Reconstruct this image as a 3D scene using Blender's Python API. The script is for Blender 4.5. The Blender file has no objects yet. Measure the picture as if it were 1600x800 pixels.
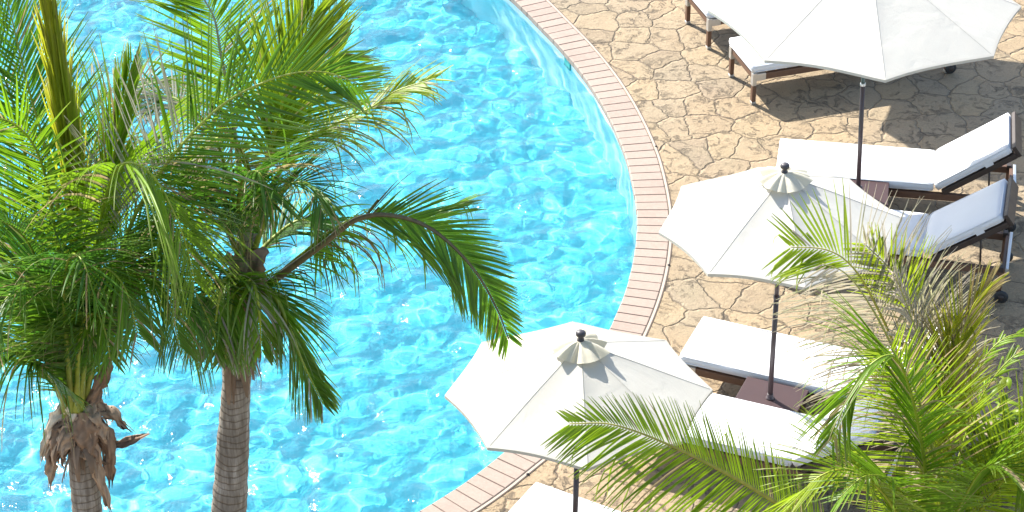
import bpy, bmesh, math, random
import numpy as np
from mathutils import Vector, Matrix

# ------------------------------------------------------------------ camera, sky, sun, exposure
F, PITCH, CAM_H = 4200.0, math.radians(33.0), 13.24     # focal length in pixels of a 1600 wide frame
SUN_ELEV, SUN_TRAVEL = math.radians(42.5), math.radians(-48.0)   # sun height, heading of the shadows on the ground
scene = bpy.context.scene
COL = scene.collection
cam = bpy.data.cameras.new("camera")
cam.sensor_width = 36.0
cam.lens = F / 1600.0 * 36.0
cam.clip_start, cam.clip_end = 0.5, 2000.0
cam_ob = bpy.data.objects.new("camera", cam)
cam_ob.location = (0, 0, CAM_H)
cam_ob.rotation_euler = (math.pi / 2 - PITCH, 0, 0)
COL.objects.link(cam_ob)
scene.camera = cam_ob

world = bpy.data.worlds.new("World")
scene.world = world
world.use_nodes = True
wn = world.node_tree
sky = wn.nodes.new("ShaderNodeTexSky")
sky.sky_type = 'NISHITA'
sky.sun_disc = False
sun_dir = Vector((-math.cos(SUN_TRAVEL) * math.cos(SUN_ELEV), -math.sin(SUN_TRAVEL) * math.cos(SUN_ELEV), math.sin(SUN_ELEV)))
sky.sun_elevation = SUN_ELEV
sky.sun_rotation = math.atan2(sun_dir.x, sun_dir.y)
sky.air_density, sky.dust_density, sky.ozone_density = 1.0, 1.2, 1.0
bg = wn.nodes["Background"]
bg.inputs["Strength"].default_value = 0.14
wn.links.new(sky.outputs[0], bg.inputs["Color"])

sun = bpy.data.lights.new("sun", 'SUN')
sun.energy = 5.0
sun.angle = math.radians(0.5)
sun.color = (1.0, 0.955, 0.89)
sun_ob = bpy.data.objects.new("sun", sun)
sun_ob.rotation_euler = (-sun_dir).to_track_quat('-Z', 'Y').to_euler()
sun_ob.location = (-20, 40, 40)
COL.objects.link(sun_ob)
sun.cycles.is_caustics_light = True

vs = scene.view_settings
vs.view_transform = 'Standard'
vs.look = 'None'
vs.gamma = 1.0
vs.use_curve_mapping = False
vs.exposure = 1.15
scene.cycles.max_bounces = 10
scene.cycles.transmission_bounces = 8
scene.cycles.transparent_max_bounces = 12
scene.cycles.caustics_reflective = True
scene.cycles.caustics_refractive = True
scene.cycles.sample_clamp_indirect = 6.0

rng = random.Random(7)

# ------------------------------------------------------------------ helpers
def ray(px, py):
    u, v = px - 800.0, py - 400.0
    return Vector((u, F * math.cos(PITCH) - v * math.sin(PITCH), -F * math.sin(PITCH) - v * math.cos(PITCH)))

def ground(px, py, z=0.0):
    """point at height z seen at that place of the photograph"""
    d = ray(px, py)
    return Vector((0, 0, CAM_H)) + d * ((z - CAM_H) / d.z)

def upright(px, py, y):
    """point of the vertical plane at distance y seen at that place of the photograph"""
    d = ray(px, py)
    return Vector((0, 0, CAM_H)) + d * (y / d.y)

def smooth_path(pts, n, closed=False):
    pts = [Vector(p) for p in pts]
    m = len(pts)
    out = []
    segs = m if closed else m - 1
    for k in range(n):
        t = k / (n if closed else n - 1) * segs
        i = min(int(t), segs - 1)
        u = t - i
        if closed:
            p0, p1, p2, p3 = pts[(i - 1) % m], pts[i % m], pts[(i + 1) % m], pts[(i + 2) % m]
        else:
            p1, p2 = pts[i], pts[i + 1]
            p0 = pts[i - 1] if i > 0 else p1 * 2 - p2
            p3 = pts[i + 2] if i + 2 < m else p2 * 2 - p1
        out.append(0.5 * (2 * p1 + (p2 - p0) * u + (2 * p0 - 5 * p1 + 4 * p2 - p3) * u * u + (3 * p1 - p0 - 3 * p2 + p3) * u ** 3))
    return out

def even_path(pts, n, closed=False):
    """smooth path resampled at even spacing"""
    q = smooth_path(pts, 40 * len(pts), closed)
    if closed:
        q.append(q[0])
    L = [0.0]
    for a, b in zip(q, q[1:]):
        L.append(L[-1] + (b - a).length)
    out, j = [], 0
    for k in range(n):
        s = L[-1] * k / (n if closed else n - 1)
        while j < len(L) - 2 and L[j + 1] < s:
            j += 1
        u = (s - L[j]) / max(L[j + 1] - L[j], 1e-9)
        out.append(q[j].lerp(q[j + 1], min(u, 1.0)))
    return out

class MB:
    """collects vertices and faces of ONE mesh"""
    def __init__(self):
        self.v, self.f, self.mi, self.sm, self.c = [], [], [], [], None
    def add(self, verts, faces, mat=0, smooth=False):
        o = len(self.v)
        self.v += [tuple(p) for p in verts]
        for f in faces:
            self.f.append(tuple(i + o for i in f))
            self.mi.append(mat)
            self.sm.append(smooth)
        return o
    def box(self, lo, hi, mat=0, M=None, bevel=0.0):
        bm = bmesh.new()
        bmesh.ops.create_cube(bm, size=1.0)
        s = [hi[i] - lo[i] for i in range(3)]
        c = [(hi[i] + lo[i]) / 2 for i in range(3)]
        bmesh.ops.scale(bm, vec=s, verts=bm.verts)
        bmesh.ops.translate(bm, vec=c, verts=bm.verts)
        if bevel > 0:
            bmesh.ops.bevel(bm, geom=bm.edges[:], offset=min(bevel, 0.45 * min(s)), segments=2, profile=0.6, affect='EDGES')
        self.bm(bm, mat, M)
    def bm(self, bm, mat=0, M=None, smooth=False):
        bm.verts.index_update()
        vv = [(M @ v.co if M else v.co.copy()) for v in bm.verts]
        self.add(vv, [[v.index for v in f.verts] for f in bm.faces], mat, smooth)
        bm.free()
    def tube(self, pts, rad, n=8, mat=0, caps=True, flat=1.0):
        pts = [Vector(p) for p in pts]
        if not hasattr(rad, '__len__'):
            rad = [rad] * len(pts)
        vv, ff = [], []
        ref = None
        for i, p in enumerate(pts):
            t = (pts[min(i + 1, len(pts) - 1)] - pts[max(i - 1, 0)]).normalized()
            if ref is None:
                ref = t.orthogonal().normalized()
            ref = (ref - t * ref.dot(t)).normalized()
            b = t.cross(ref)
            for k in range(n):
                a = 2 * math.pi * k / n
                vv.append(p + ref * (math.cos(a) * rad[i]) + b * (math.sin(a) * rad[i] * flat))
        for i in range(len(pts) - 1):
            for k in range(n):
                k2 = (k + 1) % n
                ff.append((i * n + k, i * n + k2, (i + 1) * n + k2, (i + 1) * n + k))
        if caps:
            ff.append(tuple(range(n - 1, -1, -1)))
            ff.append(tuple((len(pts) - 1) * n + k for k in range(n)))
        self.add(vv, ff, mat, True)
    def lathe(self, prof, n=16, mat=0, M=None, smooth=True):
        vv, ff = [], []
        for r, z in prof:
            for k in range(n):
                a = 2 * math.pi * k / n
                p = Vector((r * math.cos(a), r * math.sin(a), z))
                vv.append(M @ p if M else p)
        for i in range(len(prof) - 1):
            for k in range(n):
                k2 = (k + 1) % n
                ff.append((i * n + k, i * n + k2, (i + 1) * n + k2, (i + 1) * n + k))
        ff.append(tuple(range(n - 1, -1, -1)))
        ff.append(tuple((len(prof) - 1) * n + k for k in range(n)))
        self.add(vv, ff, mat, smooth)
    def build(self, name, mats, parent=None, colors=None, autosmooth=None):
        me = bpy.data.meshes.new(name)
        me.from_pydata(self.v, [], self.f)
        for m in (mats if isinstance(mats, (list, tuple)) else [mats]):
            me.materials.append(m)
        me.polygons.foreach_set("material_index", self.mi)
        me.polygons.foreach_set("use_smooth", self.sm)
        if colors is not None:
            a = me.color_attributes.new("tint", 'FLOAT_COLOR', 'POINT')
            a.data.foreach_set("color", np.asarray(colors, dtype=np.float32).ravel())
        me.update()
        o = bpy.data.objects.new(name, me)
        COL.objects.link(o)
        if parent:
            o.parent = parent
        return o

def tag(o, label=None, cat=None, group=None, kind=None):
    if label: o["label"] = label
    if cat: o["category"] = cat
    if group: o["group"] = group
    if kind: o["kind"] = kind
    return o

def empty(name, loc, rz=0.0):
    o = bpy.data.objects.new(name, None)
    o.location = loc
    o.rotation_euler = (0, 0, rz)
    o.empty_display_size = 0.2
    COL.objects.link(o)
    return o

def copy_tree(o, parent=None):
    c = o.copy()
    COL.objects.link(c)
    if parent is not None:
        c.parent = parent
    for ch in [x for x in bpy.data.objects if x.parent == o]:
        copy_tree(ch, c)
    return c

# ------------------------------------------------------------------ materials
class N:
    """small wrapper to write node trees"""
    def __init__(self, name):
        self.m = bpy.data.materials.new(name)
        self.m.use_nodes = True
        self.t = self.m.node_tree
        self.t.nodes.clear()
        self.out = self.t.nodes.new("ShaderNodeOutputMaterial")
    def n(self, typ, ins=None, **kw):
        x = self.t.nodes.new("ShaderNode" + typ)
        for k, v in kw.items():
            setattr(x, k, v)
        for k, v in (ins or {}).items():
            self.set(x, k, v)
        return x
    def set(self, x, k, v):
        s = x.inputs[k]
        if isinstance(v, bpy.types.NodeSocket):
            self.t.links.new(v, s)
        elif isinstance(v, bpy.types.Node):
            self.t.links.new(v.outputs[0], s)
        else:
            s.default_value = v
    def noise(self, scale, detail=4, rough=0.55, vec=None, dist=0.0):
        x = self.n("TexNoise", {"Scale": scale, "Detail": detail, "Roughness": rough, "Distortion": dist})
        if vec is not None:
            self.set(x, "Vector", vec)
        return x.outputs["Fac"]
    def ramp(self, fac, stops):
        x = self.n("ValToRGB", {"Fac": fac})
        e = x.color_ramp.elements
        while len(e) < len(stops):
            e.new(0.5)
        for el, (p, c) in zip(e, stops):
            el.position = p
            el.color = (*c, 1) if len(c) == 3 else c
        return x.outputs[0]
    def mix(self, fac, a, b, blend='MIX'):
        x = self.n("Mix", data_type='RGBA', blend_type=blend)
        self.set(x, 0, fac)
        for i, v in ((6, a), (7, b)):
            if isinstance(v, (tuple, list)):
                v = (*v, 1) if len(v) == 3 else v
            self.set(x, i, v)
        return x.outputs[2]
    def math(self, op, a, b=0.0, c=0.0, clamp=False):
        x = self.n("Math", operation=op, use_clamp=clamp)
        for i, v in enumerate((a, b, c)):
            self.set(x, i, v)
        return x.outputs[0]
    def rng(self, v, a, b, c=0.0, d=1.0):
        x = self.n("MapRange", {"Value": v, 1: a, 2: b, 3: c, 4: d})
        return x.outputs[0]
    def coord(self, which="Object"):
        return self.n("TexCoord").outputs[which]
    def bump(self, h, strength=0.3, dist=0.01, normal=None):
        x = self.n("Bump", {"Strength": strength, "Distance": dist, "Height": h})
        if normal is not None:
            self.set(x, "Normal", normal)
        return x.outputs[0]
    def principled(self, color, rough=0.6, **kw):
        b = self.n("BsdfPrincipled")
        self.set(b, "Base Color", (*color, 1) if isinstance(color, tuple) and len(color) == 3 else color)
        self.set(b, "Roughness", rough)
        for k, v in kw.items():
            self.set(b, k.replace("_", " "), v)
        return b
    def done(self, shader):
        self.t.links.new(shader.outputs[0] if isinstance(shader, bpy.types.Node) else shader, self.out.inputs["Surface"])
        return self.m

def mat_plain(name, color, rough=0.5, var=0.15, scale=8.0, metallic=0.0, bump=0.15, bscale=60.0):
    k = N(name)
    co = k.coord()
    nz = k.noise(scale, 5, 0.6, co)
    c = k.mix(nz, tuple(x * (1 - var) for x in color), tuple(min(1, x * (1 + var)) for x in color))
    b = k.principled(c, rough, Metallic=metallic)
    k.set(b, "Roughness", k.rng(nz, 0.3, 0.7, rough * 0.85, min(1, rough * 1.15)))
    k.set(b, "Normal", k.bump(k.noise(bscale, 3, 0.5, co), bump, 0.003))
    return k.done(b)

def mat_paving():
    k = N("stamped_stone_paving")
    co = k.coord()
    warp = k.n("TexNoise", {"Scale": 2.2, "Detail": 3.0, "Vector": co})
    warp2 = k.n("TexNoise", {"Scale": 14.0, "Detail": 3.0, "Vector": co})
    v1 = k.n("VectorMath", {0: warp.outputs["Color"], 1: (0.5, 0.5, 0.5)}, operation='SUBTRACT')
    v1s = k.n("VectorMath", {0: v1.outputs[0], "Scale": 0.26}, operation='SCALE')
    v2 = k.n("VectorMath", {0: warp2.outputs["Color"], 1: (0.5, 0.5, 0.5)}, operation='SUBTRACT')
    v2s = k.n("VectorMath", {0: v2.outputs[0], "Scale": 0.05}, operation='SCALE')
    p = k.n("VectorMath", {0: co, 1: v1s.outputs[0]}, operation='ADD')
    p = k.n("VectorMath", {0: p.outputs[0], 1: v2s.outputs[0]}, operation='ADD').outputs[0]
    edge = k.n("TexVoronoi", {"Scale": 2.75, "Vector": p, "Randomness": 0.85}, feature='DISTANCE_TO_EDGE', voronoi_dimensions='2D').outputs["Distance"]
    cell = k.n("TexVoronoi", {"Scale": 2.75, "Vector": p, "Randomness": 0.85}, feature='F1', voronoi_dimensions='2D').outputs["Color"]
    cellv = k.n("SeparateColor", {0: cell})
    patch = k.noise(1.1, 3, 0.6, co)
    width = k.rng(k.noise(6.0, 4, 0.6, co), 0.35, 0.7, 0.008, 0.034)
    joint = k.math('SUBTRACT', 1.0, k.n("MapRange", {"Value": edge, 1: 0.002, 2: width}, interpolation_type='SMOOTHSTEP').outputs[0])
    fine = k.noise(26.0, 8, 0.72, co, 0.6)
    mid = k.noise(5.5, 6, 0.65, p)
    # stone colours: sand, ochre, grey
    base = k.ramp(cellv.outputs[0], [(0.0, (0.219, 0.163, 0.102)), (0.3, (0.316, 0.233, 0.138)), (0.55, (0.260, 0.203, 0.135)), (0.8, (0.342, 0.247, 0.137)), (1.0, (0.209, 0.163, 0.114))])
    c = k.mix(k.rng(mid, 0.4, 0.7, 0.0, 0.5), base, (0.326, 0.262, 0.168))
    big = k.noise(0.45, 2, 0.5, co)
    c = k.mix(k.rng(big, 0.42, 0.6, 0.0, 0.55), c, (0.367, 0.252, 0.137))
    # weathered dark pits, grey-olive bloom, chipped light grain
    pits = k.rng(k.noise(7.5, 11, 0.82, p, 0.9), 0.535, 0.62, 0.0, 1.0)
    region = k.rng(k.noise(1.7, 3, 0.5, co), 0.36, 0.58, 0.12, 1.0)
    c = k.mix(k.math('MULTIPLY', k.math('MULTIPLY', pits, region), 0.85), c, (0.115, 0.088, 0.062))
    vein = k.n("TexNoise", {"Scale": 5.0, "Detail": 6.0, "Roughness": 0.7, "Vector": p, "Distortion": 0.8})
    ridge = k.math('ABSOLUTE', k.math('SUBTRACT', vein.outputs["Fac"], 0.5))
    vm = k.math('MULTIPLY', k.rng(ridge, 0.0, 0.016, 1.0, 0.0), k.rng(patch, 0.4, 0.6, 0.0, 0.35))
    c = k.mix(vm, c, (0.13, 0.10, 0.072))
    moss = k.math('MULTIPLY', k.rng(k.noise(1.6, 5, 0.6, co), 0.52, 0.72, 0.0, 0.6), k.rng(fine, 0.35, 0.65, 0.3, 1.0))
    c = k.mix(moss, c, (0.20, 0.175, 0.105))
    c = k.mix(k.rng(k.noise(60.0, 4, 0.75, co), 0.42, 0.72, 0.0, 0.55), c, (0.424, 0.325, 0.182))
    c = k.mix(k.rng(k.noise(45.0, 4, 0.75, co), 0.52, 0.72, 0.0, 0.6), c, (0.14, 0.108, 0.076))
    jm = k.math('MULTIPLY', joint, k.rng(k.noise(3.3, 4, 0.6, co), 0.34, 0.62, 0.35, 0.85))
    c = k.mix(jm, c, (0.07, 0.05, 0.036))
    b = k.principled(c, 0.78)
    dome = k.n("MapRange", {"Value": edge, 1: 0.0, 2: 0.05}, interpolation_type='SMOOTHSTEP').outputs[0]
    h = k.math('ADD', k.math('MULTIPLY', dome, 0.55), k.math('MULTIPLY', mid, 0.55))
    h = k.math('ADD', h, k.math('MULTIPLY', fine, 0.45))
    h = k.math('SUBTRACT', h, k.math('MULTIPLY', k.math('MULTIPLY', pits, region), 0.4))
    k.set(b, "Normal", k.bump(h, 1.0, 0.03))
    return k.done(b)

def mat_brick():
    k = N("coping_brick")
    at = k.n("Attribute", attribute_name="tint")
    co = k.coord()
    c = k.mix(at.outputs["Fac"], (0.285, 0.210, 0.165), (0.320, 0.240, 0.190))
    fine = k.noise(38.0, 7, 0.75, co)
    c = k.mix(k.rng(fine, 0.38, 0.72, 0.0, 0.5), c, (0.40, 0.32, 0.262))
    st = k.rng(k.noise(2.6, 6, 0.72, co), 0.5, 0.7, 0.0, 0.5)
    c = k.mix(st, c, (0.25, 0.185, 0.145))
    c = k.mix(k.rng(k.noise(70.0, 3, 0.7, co), 0.6, 0.75, 0.0, 0.5), c, (0.17, 0.12, 0.09))
    b = k.principled(c, 0.75)
    k.set(b, "Normal", k.bump(fine, 0.6, 0.005))
    return k.done(b)

def mat_pool_tile(name, light, dark, scale, grout):
    k = N(name)
    co = k.coord()
    br = k.n("TexBrick", {"Vector": co, "Scale": scale, "Mortar Size": 0.03, "Color1": (*light, 1), "Color2": (*dark, 1), "Mortar": (*grout, 1), "Brick Width": 0.5, "Row Height": 0.5}, offset=0.0)
    nz = k.noise(1.3, 3, 0.5, co)
    c = k.mix(k.rng(nz, 0.35, 0.65, 0.0, 0.35), br.outputs["Color"], light)
    b = k.principled(c, 0.35)
    return k.done(b)

def mat_water(straight=0.55):
    k = N("pool_water")
    b = k.n("BsdfRefraction", {"Color": (0.93, 0.985, 1.0, 1), "Roughness": 0.0, "IOR": 1.18})
    t = k.n("BsdfTransparent", {"Color": (0.93, 0.985, 1.0, 1)})
    body = k.n("MixShader", {0: straight})
    k.t.links.new(b.outputs[0], body.inputs[1])
    k.t.links.new(t.outputs[0], body.inputs[2])
    co = k.coord()
    nb = k.bump(k.noise(11.0, 4, 0.6, co, 0.6), 0.30, 0.05)
    g = k.n("BsdfGlossy", {"Color": (1, 1, 1, 1), "Roughness": 0.08, "Normal": nb})
    fr = k.n("Fresnel", {"IOR": 1.36, "Normal": nb})
    mx = k.n("MixShader", {0: fr.outputs[0]})
    k.t.links.new(body.outputs[0], mx.inputs[1])
    k.t.links.new(g.outputs[0], mx.inputs[2])
    return k.done(mx)

def mat_fabric(name, color, trans=0.25, weave=420.0, wrinkle=0.4):
    k = N(name)
    co = k.coord()
    nz = k.noise(5.0, 4, 0.6, co)
    c = k.mix(nz, tuple(x * 0.95 for x in color), color)
    b = k.principled(c, 0.85)
    h = k.math('ADD', k.math('MULTIPLY', k.noise(weave, 2, 0.5, co), 0.15), k.math('MULTIPLY', k.noise(3.5, 3, 0.5, co, 0.8), 1.0))
    nb = k.bump(h, wrinkle, 0.02)
    k.set(b, "Normal", nb)
    tr = k.n("BsdfTranslucent", {"Color": c, "Normal": nb})
    mx = k.n("MixShader", {0: trans})
    k.t.links.new(b.outputs[0], mx.inputs[1])
    k.t.links.new(tr.outputs[0], mx.inputs[2])
    return k.done(mx)

def mat_leaf():
    k = N("palm_leaflet")
    at = k.n("Attribute", attribute_name="tint")
    co = k.coord()
    nz = k.noise(30.0, 2, 0.5, co)
    c = k.mix(k.rng(nz, 0.3, 0.7, 0.0, 0.3), at.outputs["Color"], k.mix(1.0, at.outputs["Color"], (0.75, 0.8, 0.6), 'MULTIPLY'))
    b = k.principled(c, 0.42)
    tr = k.n("BsdfTranslucent", {"Color": k.mix(1.0, c, (1.0, 1.0, 0.85), 'MULTIPLY')})
    mx = k.n("MixShader", {0: 0.54})
    k.t.links.new(b.outputs[0], mx.inputs[1])
    k.t.links.new(tr.outputs[0], mx.inputs[2])
    return k.done(mx)

def mat_tint(name, rough=0.6, bump=0.4, scale=25.0):
    k = N(name)
    at = k.n("Attribute", attribute_name="tint")
    co = k.coord()
    nz = k.noise(scale, 5, 0.65, co)
    c = k.mix(k.rng(nz, 0.3, 0.7, 0.0, 0.5), at.outputs["Color"], k.mix(1.0, at.outputs["Color"], (0.5, 0.5, 0.5), 'MULTIPLY'))
    b = k.principled(c, rough)
    k.set(b, "Normal", k.bump(nz, bump, 0.006))
    return k.done(b)

def mat_trunk():
    k = N("palm_bark")
    co = k.coord()
    s = k.n("SeparateXYZ", {0: co})
    wob = k.math('MULTIPLY', k.noise(5.0, 3, 0.5, co), 0.10)
    zz = k.math('ADD', s.outputs[2], wob)
    ring = k.n("Math", {0: k.math('MULTIPLY', zz, 17.0), 1: 1.0}, operation='FRACT').outputs[0]
    groove = k.rng(ring, 0.0, 0.22, 1.0, 0.0)
    streak = k.n("Mapping", {"Vector": co, "Scale": (30.0, 30.0, 3.0)})
    st = k.noise(1.0, 5, 0.65, streak.outputs[0])
    c = k.ramp(st, [(0.3, (0.11, 0.09, 0.07)), (0.52, (0.235, 0.20, 0.16)), (0.75, (0.44, 0.40, 0.35))])
    c = k.mix(k.math('MULTIPLY', groove, 0.85), c, (0.06, 0.045, 0.033))
    pale = k.rng(k.noise(2.4, 4, 0.6, co), 0.55, 0.7, 0.0, 0.5)
    c = k.mix(pale, c, (0.36, 0.33, 0.29))
    b = k.principled(c, 0.88)
    h = k.math('SUBTRACT', k.math('MULTIPLY', st, 0.7), k.math('MULTIPLY', groove, 0.6))
    k.set(b, "Normal", k.bump(h, 0.8, 0.012))
    return k.done(b)

M = {}
M['paving'] = mat_paving()
M['brick'] = mat_brick()
M['joint_pale'] = mat_plain("pale_joint_filler", (0.40, 0.33, 0.26), 0.8, 0.35, 6.0)
M['joint_dark'] = mat_plain("dark_joint_gap", (0.10, 0.075, 0.06), 0.9, 0.3, 9.0)
M['pool_floor'] = mat_pool_tile("pool_floor_tiles", (0.11, 0.67, 0.74), (0.085, 0.63, 0.72), 4.0, (0.15, 0.68, 0.75))
M['pool_wall'] = mat_pool_tile("pool_wall_tiles", (0.80, 0.91, 0.93), (0.78, 0.90, 0.93), 4.0, (0.82, 0.91, 0.93))
M['pool_band'] = mat_plain("waterline_tiles", (0.74, 0.82, 0.85), 0.3, 0.08, 20.0)
M["water"] = mat_water(0.1)
M['canopy'] = mat_fabric("canopy_cloth", (0.60, 0.575, 0.505), 0.20, 500.0, 0.5)
M['valance'] = mat_fabric("vent_cloth", (0.74, 0.69, 0.54), 0.25, 500.0, 0.9)
M['cushion'] = mat_fabric("white_cushion_cloth", (0.72, 0.73, 0.74), 0.0, 400.0, 0.35)
M['wood'] = mat_plain("dark_brown_timber", (0.135, 0.072, 0.044), 0.5, 0.35, 14.0, bump=0.3)
M['frame'] = mat_plain("dark_frame", (0.045, 0.032, 0.027), 0.5, 0.3, 14.0)
M['metal'] = mat_plain("brushed_aluminium", (0.62, 0.63, 0.62), 0.35, 0.1, 20.0, metallic=0.75)
M['pole'] = mat_plain("dark_bronze_pole", (0.060, 0.042, 0.045), 0.35, 0.2, 10.0)
M['pole_dark'] = mat_plain("grey_finial", (0.055, 0.05, 0.055), 0.45, 0.2, 10.0)
M['pole_green'] = mat_plain("green_grey_pole", (0.045, 0.085, 0.085), 0.35, 0.2, 10.0)
M['base'] = mat_plain("maroon_painted_box", (0.040, 0.015, 0.016), 0.6, 0.2, 5.0)
M['base_side'] = mat_plain("pale_painted_board", (0.38, 0.30, 0.24), 0.6, 0.2, 5.0)
M['rubber'] = mat_plain("black_rubber", (0.03, 0.03, 0.03), 0.6, 0.2, 10.0)
M['green_tile'] = mat_plain("green_glass_tile", (0.01, 0.33, 0.30), 0.2, 0.1, 10.0)
M['leaf'] = mat_leaf()
M['rachis'] = mat_tint("leaf_stalk", 0.45, 0.2, 20.0)
M['bark'] = mat_trunk()
M['dead'] = mat_tint("dry_sheath", 0.8, 0.6, 22.0)
M['soil'] = mat_plain("dark_soil", (0.09, 0.065, 0.045), 0.95, 0.4, 6.0, bump=0.8, bscale=25.0)

#@@POOL
# ------------------------------------------------------------------ pool, coping, paving
POOL_PX = [(560, -120), (690, -75), (760, -38), (808, 0), (850, 42), (888, 82), (925, 130), (955, 180), (980, 236), (994, 288), (1001, 340),
           (998, 392), (987, 444), (966, 500), (934, 560), (890, 620), (840, 672), (790, 713), (733, 757), (665, 800), (590, 843),
           (470, 895), (300, 935), (100, 950), (-100, 935), (-300, 880), (-430, 760), (-500, 560), (-500, 330), (-420, 120), (-250, -30), (-30, -110), (250, -145), (420, -140)]
NP = 420
outline = even_path([ground(*p) for p in POOL_PX], NP, True)
per = sum((outline[(i + 1) % NP] - outline[i]).length for i in range(NP))
cen = sum(outline, Vector()) / NP
def normals(path):
    out = []
    m = len(path)
    for i in range(m):
        t = (path[(i + 1) % m] - path[i - 1]).normalized()
        nrm = Vector((t.y, -t.x, 0))
        if nrm.dot(path[i] - cen) < 0:
            nrm = -nrm
        out.append(nrm)
    return out
onrm = normals(outline)
def off(d, z):
    return [Vector((p.x + n.x * d, p.y + n.y * d, z)) for p, n in zip(outline, onrm)]
def ring_strip(mb, a, b, mat=0, smooth=False):
    m = len(a)
    mb.add(a + b, [(i, (i + 1) % m, m + (i + 1) % m, m + i) for i in range(m)], mat, smooth)

COPING = 0.262
WATER_Z, DEPTH = -0.15, 0.82
mb = MB()
rings = [off(COPING - 0.05, 0.0), off(COPING + 0.05, 0.0)]
for R in (9.0, 14.0, 25.0, 60.0, 160.0, 500.0):
    r = []
    for p in outline:
        d = (p - cen); d.z = 0; d.normalize()
        r.append(Vector((cen.x + d.x * R, cen.y + d.y * R, 0)))
    rings.append(r)
for a, b in zip(rings, rings[1:]):
    ring_strip(mb, a, b)
tag(mb.build("paving", M['paving']), kind="structure")

mb = MB()
ring_strip(mb, off(0.0, -0.03), off(0.0, -0.03 - 0.20), 1, True)
ring_strip(mb, off(0.0, -0.23), off(0.0, -DEPTH), 0, True)
tag(mb.build("pool_wall", [M['pool_wall'], M['pool_band']]), kind="structure")
mb = MB()
fl = off(0.05, -DEPTH)
mb.add(fl, [tuple(range(NP))])
floor = tag(mb.build("pool_floor", M['pool_floor']), kind="structure")
floor.cycles.is_caustics_receiver = True
bpy.data.objects["pool_wall"].cycles.is_caustics_receiver = True

# coping: one ring of bevelled bricks, pattern of a single band
nb = int(per / 0.132)
bl = even_path(outline, nb, True)
bn = normals(bl)
mb, cols = MB(), []
r2 = random.Random(3)
for i in range(nb):
    j = (i + 1) % nb
    p, q, n0, n1 = bl[i], bl[j], bn[i], bn[j]
    t = (q - p).normalized() * 0.0035
    dz = r2.uniform(-0.0015, 0.0015)
    z0, z1, bv = -0.05, 0.012 + dz, 0.006
    inn, outd = -0.035 + r2.uniform(-0.002, 0.002), COPING
    a, b, c, d = p + n0 * inn + t, q + n1 * inn - t, q + n1 * outd - t, p + n0 * outd + t
    m_ = (a + b + c + d) / 4
    lo = [Vector((x.x, x.y, z0)) for x in (a, b, c, d)]
    mi_ = [Vector((x.x, x.y, z1 - bv)) for x in (a, b, c, d)]
    hi = []
    for x in (a, b, c, d):
        y = x + (m_ - x).normalized() * bv * 1.4
        hi.append(Vector((y.x, y.y, z1)))
    v = lo + mi_ + hi
    f = [(8, 9, 10, 11)]
    for k_ in range(4):
        l_ = (k_ + 1) % 4
        f += [(k_, l_, 4 + l_, 4 + k_), (4 + k_, 4 + l_, 8 + l_, 8 + k_)]
    mb.add(v, f)
    tv = r2.random()
    cols += [(tv, tv, tv, 1)] * 12
# mortar bed under the bricks
o0 = len(mb.v)
ring_strip(mb, off(-0.032, 0.003), off(COPING, 0.003), 1)
ring_strip(mb, off(-0.032, 0.003), off(-0.032, -0.05), 1)
ring_strip(mb, off(-0.032, -0.05), off(0.01, -0.05), 1)
cols += [(0.5, 0.5, 0.5, 1)] * (len(mb.v) - o0)
M['mortar'] = mat_plain("mortar", (0.20, 0.165, 0.14), 0.9, 0.2, 9.0)
tag(mb.build("pool_coping", [M['brick'], M['mortar']], colors=cols), kind="structure")
mb = MB()
ring_strip(mb, off(COPING + 0.004, 0.006), off(COPING + 0.026, 0.006), 0)
ring_strip(mb, off(COPING + 0.026, 0.0045), off(COPING + 0.036, 0.0045), 1)
tag(mb.build("paving_joint", [M['joint_pale'], M['joint_dark']]), kind="structure")

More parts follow.
